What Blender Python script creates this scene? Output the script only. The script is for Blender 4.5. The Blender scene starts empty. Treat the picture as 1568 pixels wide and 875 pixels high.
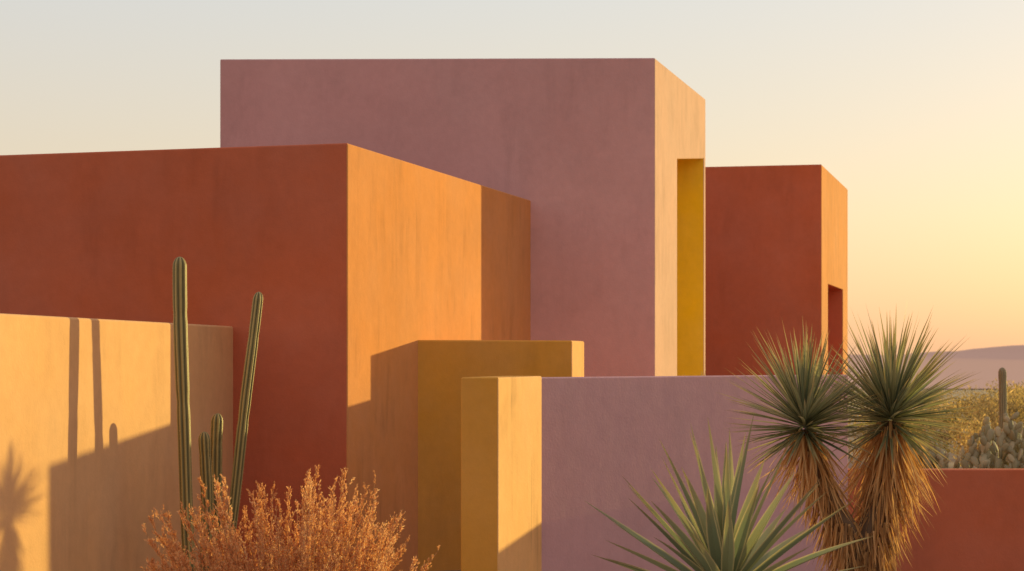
import bpy, math, random
from mathutils import Vector, noise
random.seed(7)
scene=bpy.context.scene
D=bpy.data
# ------------------------------------------------------------------ helpers
def mat_new(name):
    m=D.materials.new(name); m.use_nodes=True
    nt=m.node_tree; b=nt.nodes['Principled BSDF']
    return m,nt,b
def N(nt,t,**kw):
    n=nt.nodes.new(t)
    for k,v in kw.items(): setattr(n,k,v)
    return n
def stucco(name,col,var=0.065,streak=0.06,sf=2.4,rough=0.92,bump=0.3):
    m,nt,b=mat_new(name); L=nt.links.new
    geo=N(nt,'ShaderNodeNewGeometry')
    n1=N(nt,'ShaderNodeTexNoise'); n1.inputs['Scale'].default_value=0.42; n1.inputs['Detail'].default_value=7; n1.inputs['Roughness'].default_value=0.6
    L(geo.outputs['Position'],n1.inputs['Vector'])
    mp=N(nt,'ShaderNodeMapping'); mp.inputs['Scale'].default_value=(sf,sf,0.45)
    L(geo.outputs['Position'],mp.inputs['Vector'])
    n2=N(nt,'ShaderNodeTexNoise'); n2.inputs['Scale'].default_value=1.0; n2.inputs['Detail'].default_value=6; n2.inputs['Roughness'].default_value=0.6; n2.inputs['Distortion'].default_value=0.5
    L(mp.outputs['Vector'],n2.inputs['Vector'])
    nm=N(nt,'ShaderNodeTexNoise'); nm.inputs['Scale'].default_value=0.8; nm.inputs['Detail'].default_value=4
    mp2=N(nt,'ShaderNodeMapping'); mp2.inputs['Location'].default_value=(11,5,3); L(geo.outputs['Position'],mp2.inputs['Vector']); L(mp2.outputs[0],nm.inputs['Vector'])
    n3=N(nt,'ShaderNodeTexNoise'); n3.inputs['Scale'].default_value=5; n3.inputs['Detail'].default_value=8; n3.inputs['Roughness'].default_value=0.7
    L(geo.outputs['Position'],n3.inputs['Vector'])
    def mr(src,lo,hi,a=0.3,c=0.7):
        r=N(nt,'ShaderNodeMapRange'); r.inputs['From Min'].default_value=a; r.inputs['From Max'].default_value=c
        r.inputs['To Min'].default_value=lo; r.inputs['To Max'].default_value=hi
        L(src,r.inputs['Value']); return r.outputs['Result']
    def mul(a,c):
        x=N(nt,'ShaderNodeMath',operation='MULTIPLY'); L(a,x.inputs[0]); L(c,x.inputs[1]); return x.outputs[0]
    st=mul(mr(n2.outputs['Fac'],0,1,0.45,0.75),mr(nm.outputs['Fac'],0,1,0.42,0.62))
    s2=N(nt,'ShaderNodeMath',operation='MULTIPLY_ADD'); L(st,s2.inputs[0]); s2.inputs[1].default_value=-2.2*streak; s2.inputs[2].default_value=1.0
    v=mul(mul(mr(n1.outputs['Fac'],1-var,1+var),s2.outputs[0]),mr(n3.outputs['Fac'],0.955,1.045))
    vm=N(nt,'ShaderNodeVectorMath',operation='SCALE'); vm.inputs[0].default_value=col; L(v,vm.inputs['Scale'])
    hs=N(nt,'ShaderNodeHueSaturation'); L(vm.outputs[0],hs.inputs['Color'])
    L(mr(n1.outputs['Color'],0.95,1.05),hs.inputs['Saturation'])
    L(hs.outputs['Color'],b.inputs['Base Color'])
    b.inputs['Roughness'].default_value=rough
    b.inputs['Specular IOR Level'].default_value=0.15
    n4=N(nt,'ShaderNodeTexNoise'); n4.inputs['Scale'].default_value=28; n4.inputs['Detail'].default_value=5
    L(geo.outputs['Position'],n4.inputs['Vector'])
    n5=N(nt,'ShaderNodeTexNoise'); n5.inputs['Scale'].default_value=2.2; n5.inputs['Detail'].default_value=3
    L(geo.outputs['Position'],n5.inputs['Vector'])
    ad=N(nt,'ShaderNodeMath',operation='MULTIPLY_ADD'); L(n5.outputs['Fac'],ad.inputs[0]); ad.inputs[1].default_value=3.0; L(n4.outputs['Fac'],ad.inputs[2])
    bp=N(nt,'ShaderNodeBump'); bp.inputs['Strength'].default_value=bump; bp.inputs['Distance'].default_value=0.012
    L(ad.outputs[0],bp.inputs['Height']); L(bp.outputs['Normal'],b.inputs['Normal'])
    return m
def leafmat(name,cols,edge=None,trans=0.35,rough=0.55,tipcol=None,spec=0.3):
    m,nt,b=mat_new(name); L=nt.links.new
    at=N(nt,'ShaderNodeAttribute',attribute_name='tint')
    sp=N(nt,'ShaderNodeSeparateColor'); L(at.outputs['Color'],sp.inputs[0])
    cr=N(nt,'ShaderNodeValToRGB'); L(sp.outputs[0],cr.inputs['Fac'])
    els=cr.color_ramp.elements
    while len(els)<len(cols): els.new(0.5)
    for i,c in enumerate(cols):
        els[i].position=i/(len(cols)-1); els[i].color=(*c,1)
    out=cr.outputs['Color']
    if edge:
        mx=N(nt,'ShaderNodeMix',data_type='RGBA')
        r=N(nt,'ShaderNodeMapRange'); r.inputs['From Min'].default_value=0.72; r.inputs['From Max'].default_value=1.0
        L(sp.outputs[1],r.inputs['Value']); L(r.outputs[0],mx.inputs[0]); L(out,mx.inputs[6]); mx.inputs[7].default_value=(*edge,1); out=mx.outputs[2]
    if tipcol:
        mx=N(nt,'ShaderNodeMix',data_type='RGBA')
        r=N(nt,'ShaderNodeMapRange'); r.inputs['From Min'].default_value=0.6; r.inputs['From Max'].default_value=1.0; r.inputs['To Max'].default_value=0.8
        L(sp.outputs[2],r.inputs['Value']); L(r.outputs[0],mx.inputs[0]); L(out,mx.inputs[6]); mx.inputs[7].default_value=(*tipcol,1); out=mx.outputs[2]
    L(out,b.inputs['Base Color']); b.inputs['Roughness'].default_value=rough; b.inputs['Specular IOR Level'].default_value=spec
    if trans>0:
        tr=N(nt,'ShaderNodeBsdfTranslucent'); L(out,tr.inputs['Color'])
        ms=N(nt,'ShaderNodeMixShader'); ms.inputs[0].default_value=trans
        L(b.outputs[0],ms.inputs[1]); L(tr.outputs[0],ms.inputs[2]); L(ms.outputs[0],nt.nodes['Material Output'].inputs['Surface'])
    return m
def add(o): scene.collection.objects.link(o); return o
class MB:
    def __init__(s): s.v=[];s.f=[];s.c=[];s.mi=[]
    def obj(s,name,mats,smooth=False):
        me=D.meshes.new(name); me.from_pydata(s.v,[],s.f)
        for m in mats: me.materials.append(m)
        me.polygons.foreach_set('material_index',s.mi)
        if smooth: me.polygons.foreach_set('use_smooth',[True]*len(s.f))
        ca=me.color_attributes.new('tint','FLOAT_COLOR','POINT')
        flat=[]
        for c in s.c: flat.extend((c[0],c[1],c[2],1.0))
        ca.data.foreach_set('color',flat); me.update()
        return add(D.objects.new(name,me))
def blade(mb,o,d,L,W,droop=0.0,fold=0.3,segs=4,rnd=0.5,prof=None,mi=0,roll=0.0,wav=0.0):
    d=d.normalized(); side=d.cross(Vector((0,0,1)))
    if side.length<1e-3: side=Vector((1,0,0))
    side.normalize(); up=side.cross(d)
    if roll: 
        cs,sn=math.cos(roll),math.sin(roll); side,up=side*cs+up*sn,up*cs-side*sn
    b0=len(mb.v); bend=side*wav
    for i in range(segs+1):
        t=i/segs
        p=o+d*(L*t)+Vector((0,0,-droop*L*t*t))+bend*(L*t*t)
        w=W*0.5*(prof(t) if prof else (1-t)**0.6)
        w=max(w,0.0006)
        mb.v+= [tuple(p-side*w+up*(fold*w)),tuple(p),tuple(p+side*w+up*(fold*w))]
        mb.c+= [(rnd,1,t),(rnd,0,t),(rnd,1,t)]
    for i in range(segs):
        a=b0+3*i
        mb.f+= [(a,a+1,a+4,a+3),(a+1,a+2,a+5,a+4)]; mb.mi+=[mi,mi]
def leaflet(mb,o,d,L,W,rnd,mi,roll):
    """one small leaf"""
    d=d.normalized(); side=d.cross(Vector((0.1,0.2,1))).normalized(); up=side.cross(d)
    side=side*math.cos(roll)+up*math.sin(roll); b0=len(mb.v); w=W*.5
    mb.v+=[tuple(o-side*w*.4),tuple(o+side*w*.4),tuple(o+d*L*.6+side*w),tuple(o+d*L),tuple(o+d*L*.6-side*w)]
    mb.c+=[(rnd,0,0)]*5; mb.f.append((b0,b0+1,b0+2,b0+3,b0+4)); mb.mi.append(mi)
def tube(mb,pts,rads,n=6,rnd=0.5,mi=0):
    b0=len(mb.v)
    for i,p in enumerate(pts):
        a=pts[max(i-1,0)]; c=pts[min(i+1,len(pts)-1)]
        d=(c-a).normalized(); s=d.cross(Vector((0.13,0.97,0.2))).normalized(); u=s.cross(d)
        for k in range(n):
            an=2*math.pi*k/n
            mb.v.append(tuple(p+(s*math.cos(an)+u*math.sin(an))*rads[i])); mb.c.append((rnd,0,i/len(pts)))
    for i in range(len(pts)-1):
        for k in range(n):
            a=b0+i*n+k; b=b0+i*n+(k+1)%n
            mb.f.append((a,b,b+n,a+n)); mb.mi.append(mi)
def prism(name,poly,z0,z1,mats,fn=None,bevel=0.035,cut=None):
    n=len(poly)
    area=sum(poly[i][0]*poly[(i+1)%n][1]-poly[(i+1)%n][0]*poly[i][1] for i in range(n))
    if area<0: poly=poly[::-1]
    v=[(x,y,z0) for x,y in poly]+[(x,y,z1) for x,y in poly]
    f=[tuple(range(n-1,-1,-1)),tuple(range(n,2*n))]+[(i,(i+1)%n,(i+1)%n+n,i+n) for i in range(n)]
    me=D.meshes.new(name); me.from_pydata(v,[],f); me.update()
    for m in mats: me.materials.append(m)
    o=add(D.objects.new(name,me))
    if cut:
        cme=D.meshes.new('c'); cme.from_pydata(cut[0],[],cut[1]); cme.update(); co=add(D.objects.new('c',cme))
        import bmesh
        bm=bmesh.new(); bm.from_mesh(cme); bmesh.ops.recalc_face_normals(bm,faces=bm.faces); bm.to_mesh(cme); bm.free()
        md=o.modifiers.new('b','BOOLEAN'); md.object=co; md.operation='DIFFERENCE'; md.solver='EXACT'
        bpy.context.view_layer.update()
        dg=bpy.context.evaluated_depsgraph_get()
        nm=D.meshes.new_from_object(o.evaluated_get(dg)); o.modifiers.clear(); o.data=nm; nm.name=name
        D.objects.remove(co)
        while len(nm.materials)<len(mats): nm.materials.append(mats[len(nm.materials)])
        me=nm
    for p in me.polygons: p.material_index=fn(p.center,p.normal) if fn else 0
    if bevel:
        md=o.modifiers.new('bev','BEVEL'); md.width=bevel; md.segments=3; md.limit_method='ANGLE'; md.angle_limit=math.radians(25)
        for p in me.polygons: p.use_smooth=True
        md.harden_normals=True
    return o
def boxcut(x0,x1,y0,y1,z0,za,zb):
    v=[(x0,y0,z0),(x1,y0,z0),(x1,y1,z0),(x0,y1,z0),(x0,y0,za),(x1,y0,za),(x1,y1,zb),(x0,y1,zb)]
    f=[(3,2,1,0),(4,5,6,7),(0,1,5,4),(1,2,6,5),(2,3,7,6),(3,0,4,7)]
    return v,f
# ------------------------------------------------------------------ sun / sky
AZ=math.radians(42); EL=math.radians(3.5)     # angle from +X towards +Y
sdir=Vector((math.cos(AZ)*math.cos(EL),math.sin(AZ)*math.cos(EL),math.sin(EL)))
sl=D.lights.new('sun','SUN'); sl.energy=5.0; sl.angle=math.radians(0.5); sl.color=(1.0,0.82,0.27)
so=add(D.objects.new('sun',sl)); so.rotation_euler=sdir.to_track_quat('Z','Y').to_euler(); so.location=(30,30,20)
w=D.worlds.new('World'); scene.world=w; w.use_nodes=True
nt=w.node_tree; bg=nt.nodes['Background']; L=nt.links.new
sky=N(nt,'ShaderNodeTexSky',sky_type='NISHITA'); sky.sun_disc=False
sky.sun_elevation=EL; sky.sun_rotation=math.pi/2-AZ
sky.air_density=1.0; sky.dust_density=1.6; sky.ozone_density=1.0
L(sky.outputs[0],bg.inputs['Color']); bg.inputs['Strength'].default_value=0.09
# dusty haze layer, warmer and denser towards the horizon
tc=N(nt,'ShaderNodeTexCoord'); sx=N(nt,'ShaderNodeSeparateXYZ'); L(tc.outputs['Generated'],sx.inputs[0])
cr=N(nt,'ShaderNodeValToRGB'); L(sx.outputs['Z'],cr.inputs['Fac'])
e=cr.color_ramp.elements; e[0].position=0.0; e[0].color=(0.64,0.40,0.27,1); e[1].position=0.9; e[1].color=(0.53,0.47,0.50,1)
x=e.new(0.08); x.color=(0.64,0.50,0.37,1); x=e.new(0.21); x.color=(0.56,0.54,0.53,1)
bg2=N(nt,'ShaderNodeBackground'); L(cr.outputs['Color'],bg2.inputs['Color']); bg2.inputs['Strength'].default_value=1.0
ads=N(nt,'ShaderNodeAddShader'); L(bg.outputs[0],ads.inputs[0]); L(bg2.outputs[0],ads.inputs[1]); L(ads.outputs[0],nt.nodes['World Output'].inputs['Surface'])
scene.view_settings.view_transform='Standard'; scene.view_settings.look='None'; scene.view_settings.exposure=0
# ------------------------------------------------------------------ materials
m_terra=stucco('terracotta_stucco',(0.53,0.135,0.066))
m_terraLit=stucco('sunlit_terracotta_stucco',(0.62,0.25,0.083),var=0.08,streak=0.11,sf=3.4)  # terracotta for sun-facing sides, sunlight painted into the colour
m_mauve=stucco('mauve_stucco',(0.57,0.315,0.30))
m_mauvLit=stucco('sunlit_mauve_stucco',(0.62,0.375,0.29),streak=0.12,sf=3.4)  # mauve lightened on the sun-facing side, warm light put into its colour
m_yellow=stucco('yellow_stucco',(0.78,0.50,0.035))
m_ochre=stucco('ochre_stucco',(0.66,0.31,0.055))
m_ochreLit=stucco('sunlit_ochre_stucco',(0.78,0.42,0.17),streak=0.18,sf=4)  # lit copy of the ochre for sun-facing ends, brightness painted in
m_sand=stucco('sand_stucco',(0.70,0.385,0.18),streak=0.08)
m_mauve2=stucco('garden_mauve_stucco',(0.58,0.325,0.335))
# ------------------------------------------------------------------ buildings
A=[(-2.8,30.0),(0.438,40.78),(0.5,41.1),(-6,41.1),(-16,40),(-15.7,33.6)]
prism('terracotta_building',A,-0.2,7.70,[m_terra,m_terraLit],lambda c,n:1 if n.x>0.7 else 0)
B=[(3.30,40.70),(5.165,47.10),(-6.2,48.0),(-6.77,40.88)]
def fB(c,n):
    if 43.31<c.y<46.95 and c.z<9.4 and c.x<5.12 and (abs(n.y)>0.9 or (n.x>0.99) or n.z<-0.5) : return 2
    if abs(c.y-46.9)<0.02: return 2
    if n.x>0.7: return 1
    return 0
prism('mauve_building',B,-0.2,10.98,[m_mauve,m_mauvLit,m_yellow],fB,bevel=0.03,cut=boxcut(3.7,7,43.3,46.9,1.0,8.94,9.36))
C=[(8.954,51.0),(11.117,58.4),(3.0,59.5),(3.0,52.2)]
def fC(c,n):
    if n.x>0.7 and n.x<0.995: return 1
    return 0
prism('terracotta_building',C,-0.2,9.667,[m_terra,m_terraLit],fC,bevel=0.03,cut=boxcut(8.2,13,52.63,56.9,2.0,6.28,6.28))
# ------------------------------------------------------------------ walls
prism('ochre_wall',[(-2.3,33.23),(1.17,34.32),(1.45,35.30),(-2.2,34.35)],-0.2,4.385,[m_ochre,m_ochreLit],lambda c,n:1 if n.x>0.7 else 0)
prism('ochre_pillar',[(-0.70,24.0),(-0.187,24.0),(0.446,26.2),(-0.10,26.3)],-0.2,3.768,[m_ochre,m_ochreLit],lambda c,n:1 if n.x>0.7 else 0,bevel=0.025)
prism('unseen_shadow_wall',[(0.35,26.11),(5.97,31.28),(5.74,31.53),(0.12,26.36)],-0.2,3.745,[m_mauve2],bevel=0.025)
prism('terracotta_garden_wall',[(5.80,31.27),(16.0,31.40),(16.0,31.75),(5.76,31.62)],-0.2,2.06,[m_terra],bevel=0.025)
prism('unseen_shadow_wall',[(1.30,34.90),(6.6,34.90),(6.6,35.2),(1.35,35.2)],-0.2,3.66,[m_mauve],bevel=0.025)  # unseen wall added to shade the terracotta side and the sand wall
prism('sand_garden_wall',[(-4.82,30.65),(-8.28,12.0),(-8.62,12.06),(-5.17,30.75)],-0.2,4.59,[m_sand],bevel=0.04)
# ------------------------------------------------------------------ ground
me=D.meshes.new('desert_ground'); S=20000
me.from_pydata([(-S,-S,0),(S,-S,0),(S,S,0),(-S,S,0)],[],[(0,1,2,3)]); go=add(D.objects.new('desert_ground',me))
m,nt,b=mat_new('desert_sand'); L=nt.links.new
geo=N(nt,'ShaderNodeNewGeometry'); n1=N(nt,'ShaderNodeTexNoise'); n1.inputs['Scale'].default_value=0.15; n1.inputs['Detail'].default_value=10
L(geo.outputs['Position'],n1.inputs['Vector']); cr=N(nt,'ShaderNodeValToRGB'); L(n1.outputs['Fac'],cr.inputs['Fac'])
cr.color_ramp.elements[0].position=0.35; cr.color_ramp.elements[0].color=(0.20,0.12,0.07,1); cr.color_ramp.elements[1].position=0.65; cr.color_ramp.elements[1].color=(0.36,0.24,0.14,1)
L(cr.outputs['Color'],b.inputs['Base Color']); b.inputs['Roughness'].default_value=0.95; me.materials.append(m)
# ------------------------------------------------------------------ mountains (with the alluvial plain at their foot; haze painted into the base colour)
def mountains():
    mb=MB(); nx=640
    ys=[240,320,480,800,1500,3000,5000]+[5200+170*k for k in range(1,17)]
    ny=len(ys)
    for j,y in enumerate(ys):
        fy=max(0,(y-5200)/2720)
        for i in range(nx):
            x=-3000+9500*i/(nx-1)
            if y<=5200: z=0.10+0.35*y/5200
            else:
                h=noise.fractal(Vector((x*0.0065,fy*2.6,3.1)),1.0,2.0,6)
                pk=math.exp(-((x-1840)/85)**2)*30+math.exp(-((x-1620)/60)**2)*9+24+math.exp(-((x-3200)/900)**2)*25
                z=0.5+math.sin(math.pi*fy)*(pk*(1.0+0.26*h))
            mb.v.append((x,y,z)); mb.c.append((0.5,0,0))
    for j in range(ny-1):
        for i in range(nx-1):
            a=j*nx+i; mb.f.append((a,a+1,a+nx+1,a+nx)); mb.mi.append(0)
    m,nt,b=mat_new('hazy_rock'); b.inputs['Base Color'].default_value=(0.68,0.44,0.34,1); b.inputs['Roughness'].default_value=1; b.inputs['Specular IOR Level'].default_value=0
    mb.obj('mountain_range',[m],True)
mountains()
# ------------------------------------------------------------------ columnar cactus
m_cact=leafmat('cactus_skin',[(0.09,0.08,0.033),(0.44,0.33,0.12)],trans=0.0,rough=0.5)  # golden ramp end paints sunlit ridges into the skin colour
m_cact2=leafmat('saguaro_skin',[(0.20,0.18,0.10),(0.38,0.31,0.18)],trans=0.0,rough=0.7)
m_spine=leafmat('cactus_spines',[(0.65,0.48,0.25),(0.8,0.62,0.35)],trans=0.2)
def column(mb,base,top,R,ribs=9,lean=(0,0),spines=True,rings=60):
    n=ribs*6; b0=len(mb.v)
    base=Vector(base); top=Vector(top); H=(top-base).length
    ph=random.random()
    def P(t): 
        p=base.lerp(top,t); k=math.sin(math.pi*t); return p+Vector((lean[0]*k+0.010*math.sin(9*t+ph*9),lean[1]*k,0))
    for i in range(rings+1):
        t=i/rings
        t=1-(1-t)**1.6
        p=P(t); dist=(1-t)*H
        dome=math.sqrt(max(0.0,1-(max(0,R*1.5-dist)/(R*1.5))**2)) if dist<R*1.5 else 1
        r=R*(0.86+0.14*math.sin(7*t+ph*6)*0.35+0.14*min(1,t*3))*max(dome,0.03)
        r*=1-0.10*math.exp(-((t-0.62)/0.02)**2)-0.07*math.exp(-((t-0.83-0.06*ph)/0.015)**2)
        for k in range(n):
            an=2*math.pi*k/n+ph
            rib=abs(math.cos(ribs*(an-ph)/2))
            rr=r*(0.72+0.28*rib**0.8)
            mb.v.append((p.x+rr*math.cos(an),p.y+rr*math.sin(an),p.z)); 
            mb.c.append((min(1,rib**3*0.9+0.14*random.random()+0.2*max(0,noise.noise(Vector((an,t*9,ph*20))))),0,t))
    for i in range(rings):
        for k in range(n):
            a=b0+i*n+k; b=b0+i*n+(k+1)%n
            mb.f.append((a,b,b+n,a+n)); mb.mi.append(0)
    mb.f.append(tuple(b0+rings*n+k for k in range(n))); mb.mi.append(0)
    if spines:
        for q in range(ribs):
            an=2*math.pi*q/ribs+ph
            st=int(H/0.055)
            for s in range(st):
                t=s/st; p=P(t)
                if (1-t)*H<R*0.6: continue
                o=p+Vector((math.cos(an),math.sin(an),0))*R*0.97
                for _ in range(2):
                    d=Vector((math.cos(an)+random.uniform(-.6,.6),math.sin(an)+random.uniform(-.6,.6),random.uniform(-.4,.5)))
                    blade(mb,o,d,random.uniform(.02,.035),0.004,segs=1,rnd=random.random(),mi=1)
mb=MB()
column(mb,(-4.56,25.35,0),(-4.77,25.35,5.49),0.098,ribs=8,lean=(-0.05,0))
column(mb,(-4.42,26.5,0),(-3.85,26.74,5.04),0.085,ribs=8,lean=(0.02,0))
column(mb,(-4.52,26.7,0),(-4.46,26.7,3.20),0.092,ribs=8)
column(mb,(-4.50,26.2,0),(-4.565,26.2,2.94),0.092,ribs=8)
mb.obj('columnar_cactus',[m_cact,m_spine],True)
# ------------------------------------------------------------------ yuccas
m_yl=leafmat('yucca_leaf',[(0.10,0.12,0.065),(0.24,0.26,0.13),(0.50,0.44,0.21)],edge=(0.58,0.47,0.22),trans=0.38,rough=0.38,tipcol=(0.55,0.34,0.13),spec=0.5)
m_dead=leafmat('yucca_dead_leaf',[(0.26,0.14,0.06),(0.65,0.34,0.12),(0.82,0.52,0.24)],trans=0.4,rough=0.8)
m_trunk=leafmat('yucca_trunk',[(0.12,0.07,0.04),(0.20,0.12,0.07)],trans=0,rough=0.95)
def rdir():
    z=random.uniform(-1,1); a=random.uniform(0,2*math.pi); r=math.sqrt(1-z*z); return Vector((r*math.cos(a),r*math.sin(a),z))
def yprof(t): return (0.75+0.25*math.sin(min(1,t*2.2)*math.pi/2))*(1-t**2.2)**0.9
def yucca_head(mb,c,R,axis,n=360):
    axis=axis.normalized()
    k=0
    while k<n:
        d=rdir(); q=d.dot(axis)
        if q<-0.45: continue
        if q<0 and random.random()<0.35: continue
        L=R*(0.82+0.18*max(q,0))*random.uniform(0.76,1.07)*(1.0 if q>0 else 0.93)
        o=c+axis*(q*0.13)+d*0.05
        blade(mb,o,d+axis*0.08,L,0.042*random.uniform(.8,1.2),droop=random.uniform(-0.02,0.12)*(1.2-q),fold=0.45,segs=5,rnd=min(1,max(0,random.gauss(0.48,0.32))),prof=yprof,roll=random.uniform(-.6,.6),wav=random.uniform(-.07,.07))
        k+=1
def skirt(mb,path,n,Lr,spread,r0,dark=0.0):
    for i in range(n):
        t=random.random()
        j=t*(len(path)-1); a=int(j); p=path[a].lerp(path[min(a+1,len(path)-1)],j-a)
        an=random.uniform(0,2*math.pi); rad=Vector((math.cos(an),math.sin(an),0))
        s=spread*(1-t)**1.5+0.10+random.uniform(0,.10)
        if random.random()<0.10: s+=random.uniform(.15,.6)
        d=rad*s+Vector((0,0,-1))+Vector((random.gauss(0,.12),random.gauss(0,.12),0))
        blade(mb,p+rad*r0,d,random.uniform(*Lr)*(1-0.45*t),0.030*random.uniform(.6,1.3),droop=random.uniform(0,.25)*s,fold=0.3,segs=4,rnd=min(1,max(0,random.gauss(0.66-0.40*t-dark,0.27))),mi=1,roll=random.uniform(-1.2,1.2),wav=random.uniform(-.22,.22),prof=lambda t:(1-t)**0.5)
def V(*a): return Vector(a)
mb=MB()
h1=V(3.82,23.0,3.10); h2=V(5.00,23.3,3.20); fork=V(4.50,23.1,1.55); base=V(4.62,23.1,0)
p1=[h1,V(3.93,23.0,2.7),V(4.14,23.05,2.15),fork,V(4.55,23.1,1.0),base]
p2=[h2,V(4.97,23.28,2.7),V(4.84,23.2,2.1),V(4.68,23.15,1.6),V(4.62,23.1,1.0),base]
tube(mb,p1,[.07,.12,.15,.19,.22,.26],10,mi=2); tube(mb,p2,[.08,.13,.17,.20,.22,.26],10,mi=2)
yucca_head(mb,h1,1.28,V(-0.12,-0.1,1),n=320); yucca_head(mb,h2,1.38,V(0.06,-0.1,1),n=380)
skirt(mb,p1[:4],560,(.45,.95),0.55,0.12); skirt(mb,p2[:4],820,(.55,1.15),0.55,0.15)
skirt(mb,[V(4.3,23.08,1.9),V(4.52,23.1,1.0),base],620,(.30,.6),0.2,0.20,.2); skirt(mb,[V(4.75,23.1,1.9),V(4.64,23.1,1.2),base],560,(.30,.6),0.2,0.24,.2)
mb.obj('beaked_yucca',[m_yl,m_dead,m_trunk])
# unseen yucca added behind the mauve wall, to shadow the sand wall
mb=MB(); hc=V(3.3,31.0,2.83)
tube(mb,[hc,V(3.3,31,1.5),V(3.35,31,0)],[.08,.12,.18],8,mi=2); yucca_head(mb,hc,0.85,V(0,0,1),n=170)
skirt(mb,[hc,V(3.3,31,1.5)],200,(.4,.8),.5,.1)
mb.obj('beaked_yucca',[m_yl,m_dead,m_trunk])
# ------------------------------------------------------------------ agave
m_ag=leafmat('agave_leaf',[(0.15,0.18,0.10),(0.24,0.27,0.15),(0.40,0.38,0.18)],edge=(0.72,0.57,0.28),trans=0.28,rough=0.42,tipcol=(0.34,0.24,0.11),spec=0.5)
def aprof(t): return (0.50+0.50*math.sin(min(1,t*1.9)*math.pi/2))*(1-t**2.0)**1.0
mb=MB(); c=V(2.30,19.0,1.42)
tube(mb,[c+V(0,0,.1),c+V(0,0,-.6),V(2.3,19,0)],[.16,.2,.24],10,mi=1)
ga=2.39996
for i in range(70):
    f=i/69; el=math.radians(84-98*f**0.9)+random.gauss(0,.05); an=i*ga+0.4+random.gauss(0,.12)
    d=V(math.cos(an)*math.cos(el),math.sin(an)*math.cos(el),math.sin(el)+0.02)
    blade(mb,c+V(0,0,.12-.28*f)+d*0.08,d,random.uniform(1.45,1.84),random.uniform(.14,.18),droop=random.uniform(-.04,.10),fold=0.7,segs=9,rnd=random.random(),prof=aprof,roll=random.uniform(-.4,.4),wav=random.uniform(-.08,.08))
skirt(mb,[c,c+V(0,0,-1.2)],120,(.4,.7),.4,.16)
mb.obj('century_agave',[m_ag,m_dead])
# ------------------------------------------------------------------ dry shrub
m_shr=leafmat('dry_shrub_leaf',[(0.54,0.22,0.08),(0.80,0.41,0.17),(0.90,0.58,0.30)],trans=0.5,rough=0.8)
m_twig=leafmat('dry_shrub_twig',[(0.40,0.19,0.08),(0.60,0.32,0.15)],trans=0,rough=0.9)
def shrub(name,c,W,H,stems,twigs,leaves,mats,ls=0.026):
    mb=MB()
    for s in range(stems):
        a=random.uniform(0,2*math.pi); rr=math.sqrt(random.random())
        tx=c.x+W*rr*math.cos(a); ty=c.y+W*0.8*rr*math.sin(a)
        bump=1+0.24*noise.noise(Vector((tx*1.6,ty*1.6,4.2)))
        hh=H*(1-0.32*rr**2.6)*random.uniform(0.64,1.0)*bump
        if random.random()<0.12: hh*=1.10
        b=c+V(math.cos(a)*rr*W*0.45,math.sin(a)*rr*W*.35,0)
        e=V(tx,ty,c.z+hh); mid=b.lerp(e,0.55)+V(-0.08*math.cos(a)*rr,0,0.0)+V(random.gauss(0,.06),random.gauss(0,.06),0)
        pts=[]
        for i in range(9):
            t=i/8; p=b*(1-t)**2+mid*2*t*(1-t)+e*t*t
            pts.append(p+V(random.gauss(0,.012),random.gauss(0,.012),0))
        tube(mb,pts,[0.013*(1-0.85*i/8) for i in range(9)],3,rnd=random.random(),mi=1)
        sr=random.uniform(-.25,.25)
        for q in range(twigs):
            t=1-0.60*random.random()**0.9; j=t*8; a0=min(int(j),7); p=pts[a0].lerp(pts[a0+1],j-a0)
            sd=(pts[a0+1]-pts[a0]).normalized()
            d=(sd*1.35+rdir()*0.65+V(0,0,.3)).normalized()
            L=random.uniform(.10,.30)*(1.2-t*0.85)
            blade(mb,p,d,L,0.006,segs=1,rnd=random.random(),mi=1)
            for l in range(leaves):
                u=random.uniform(.1,1); 
                leaflet(mb,p+d*(L*u),d+rdir()*0.6,ls*random.uniform(.6,1.4),ls*0.40,min(1,max(0,random.gauss(.5+sr,.22))),0,random.uniform(-3,3))
    return mb.obj(name,mats)
shrub('dry_desert_shrub',V(-2.50,20.0,0.3),1.72,2.52,240,46,9,[m_shr,m_twig],ls=0.031)
# ------------------------------------------------------------------ distant vegetation
m_far=leafmat('brush_leaf',[(0.17,0.14,0.06),(0.50,0.34,0.12),(0.84,0.56,0.22)],trans=0.5,rough=0.8)
mb=MB()
def bush(x,y,r,hh,n):
    tone=random.uniform(-.35,.3); nl=random.randint(4,7)
    lobes=[V(random.uniform(-.7,.7)*r,random.uniform(-.5,.5)*r,random.uniform(.3,.78)*hh) for _ in range(nl)]
    for _ in range(n):
        d=rdir(); q=random.random()**0.45; lb=random.choice(lobes)
        p=V(x+lb.x+d.x*r*.42*q,y+lb.y+d.y*r*.45*q,max(0.05,lb.z+d.z*hh*0.22*q))
        leaflet(mb,p,V(rdir().x,rdir().y,0.7),random.uniform(.08,.22),.055,min(1,max(0,random.gauss(.5+tone,.2))),0,random.uniform(-3,3))
for k in range(70):
    y=random.uniform(58,125); bush(random.uniform(0.20,0.34)*y,y,random.uniform(.8,2.0),random.uniform(1.2,3.0),420)
for (x,y,r,h) in [(17.4,66,1.5,3.3),(19.6,67,1.3,3.5),(22.0,80,1.8,3.4),(15.9,61,1.1,2.5),(20.4,72,1.3,2.9),(24.5,88,2.0,3.6),(26.5,92,1.8,3.2)]:
    bush(x,y,r,h,900)
mb.obj('desert_brush',[m_far])
m_pear=leafmat('prickly_pear_pad',[(0.30,0.27,0.16),(0.54,0.45,0.28)],trans=0.15,rough=0.7)
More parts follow.
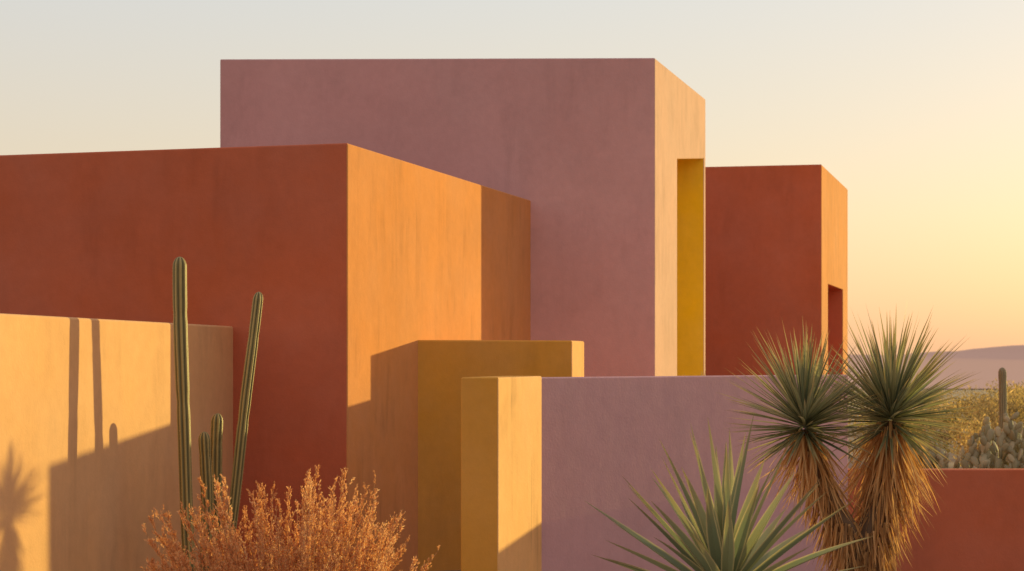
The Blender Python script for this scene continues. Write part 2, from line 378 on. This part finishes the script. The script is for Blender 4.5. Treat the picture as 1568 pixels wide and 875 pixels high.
def pad(mb,c,nrm,up,w,h,t,rnd):
    b0=len(mb.v); side=up.cross(nrm).normalized(); R,S=10,6
    for i in range(S+1):
        ph=math.pi*i/S
        for k in range(R):
            a=2*math.pi*k/R
            zz=math.cos(ph); rr=math.sin(ph)
            p=c+up*(h*(0.5+0.5*-zz))+side*(w*.5*rr*math.cos(a)*(1+.15*-zz))+nrm*(t*.5*rr*math.sin(a))
            mb.v.append(tuple(p)); mb.c.append((rnd,0,i/S))
    for i in range(S):
        for k in range(R):
            a=b0+i*R+k; b=b0+i*R+(k+1)%R; mb.f.append((a,b,b+R,a+R)); mb.mi.append(0)
def pear(x,y,W,H):
    mb=MB()
    for i in range(34):
        p=V(x+random.uniform(-W,W),y+random.uniform(-.8,.8),0.0)
        for lv in range(9):
            up=V(random.gauss(0,.35),random.gauss(0,.35),1).normalized(); nr=up.cross(V(random.gauss(0,1),random.gauss(0,1),0.1)).normalized()
            h=random.uniform(.28,.42); pad(mb,p,nr,up,h*.55,h,.09,random.random())
            p=p+up*h*.93
            if p.z>H*random.uniform(.75,1.1)*(1-0.35*abs(p.x-x)/W): break
            if lv>0 and random.random()<.7:
                u2=(up+V(random.choice([-1,1])*.9,0,.1)).normalized(); pad(mb,p-up*h*.3,V(0,1,.1).cross(u2).normalized().cross(u2),u2,h*.5,h*.85,.08,random.random())
    mb.obj('prickly_pear_cactus',[m_pear],True)
pear(13.9,50,1.1,2.35); pear(12.2,52,0.8,1.7); pear(15.6,54,1.0,2.1)
mb=MB(); column(mb,(15.3,55,0),(15.3,55,3.78),0.13,ribs=12,spines=False,rings=30)
mb.obj('saguaro_cactus',[m_cact2],True)
# ------------------------------------------------------------------ camera
cd=D.cameras.new('camera'); co=add(D.objects.new('camera',cd)); co.location=(0,0,4); co.rotation_euler=(math.radians(90),0,0)
cd.sensor_width=36; cd.lens=62.0; cd.shift_y=0.073; cd.clip_end=60000; cd.clip_start=0.1
cd.dof.use_dof=True; cd.dof.focus_distance=26; cd.dof.aperture_fstop=2.0
scene.camera=co
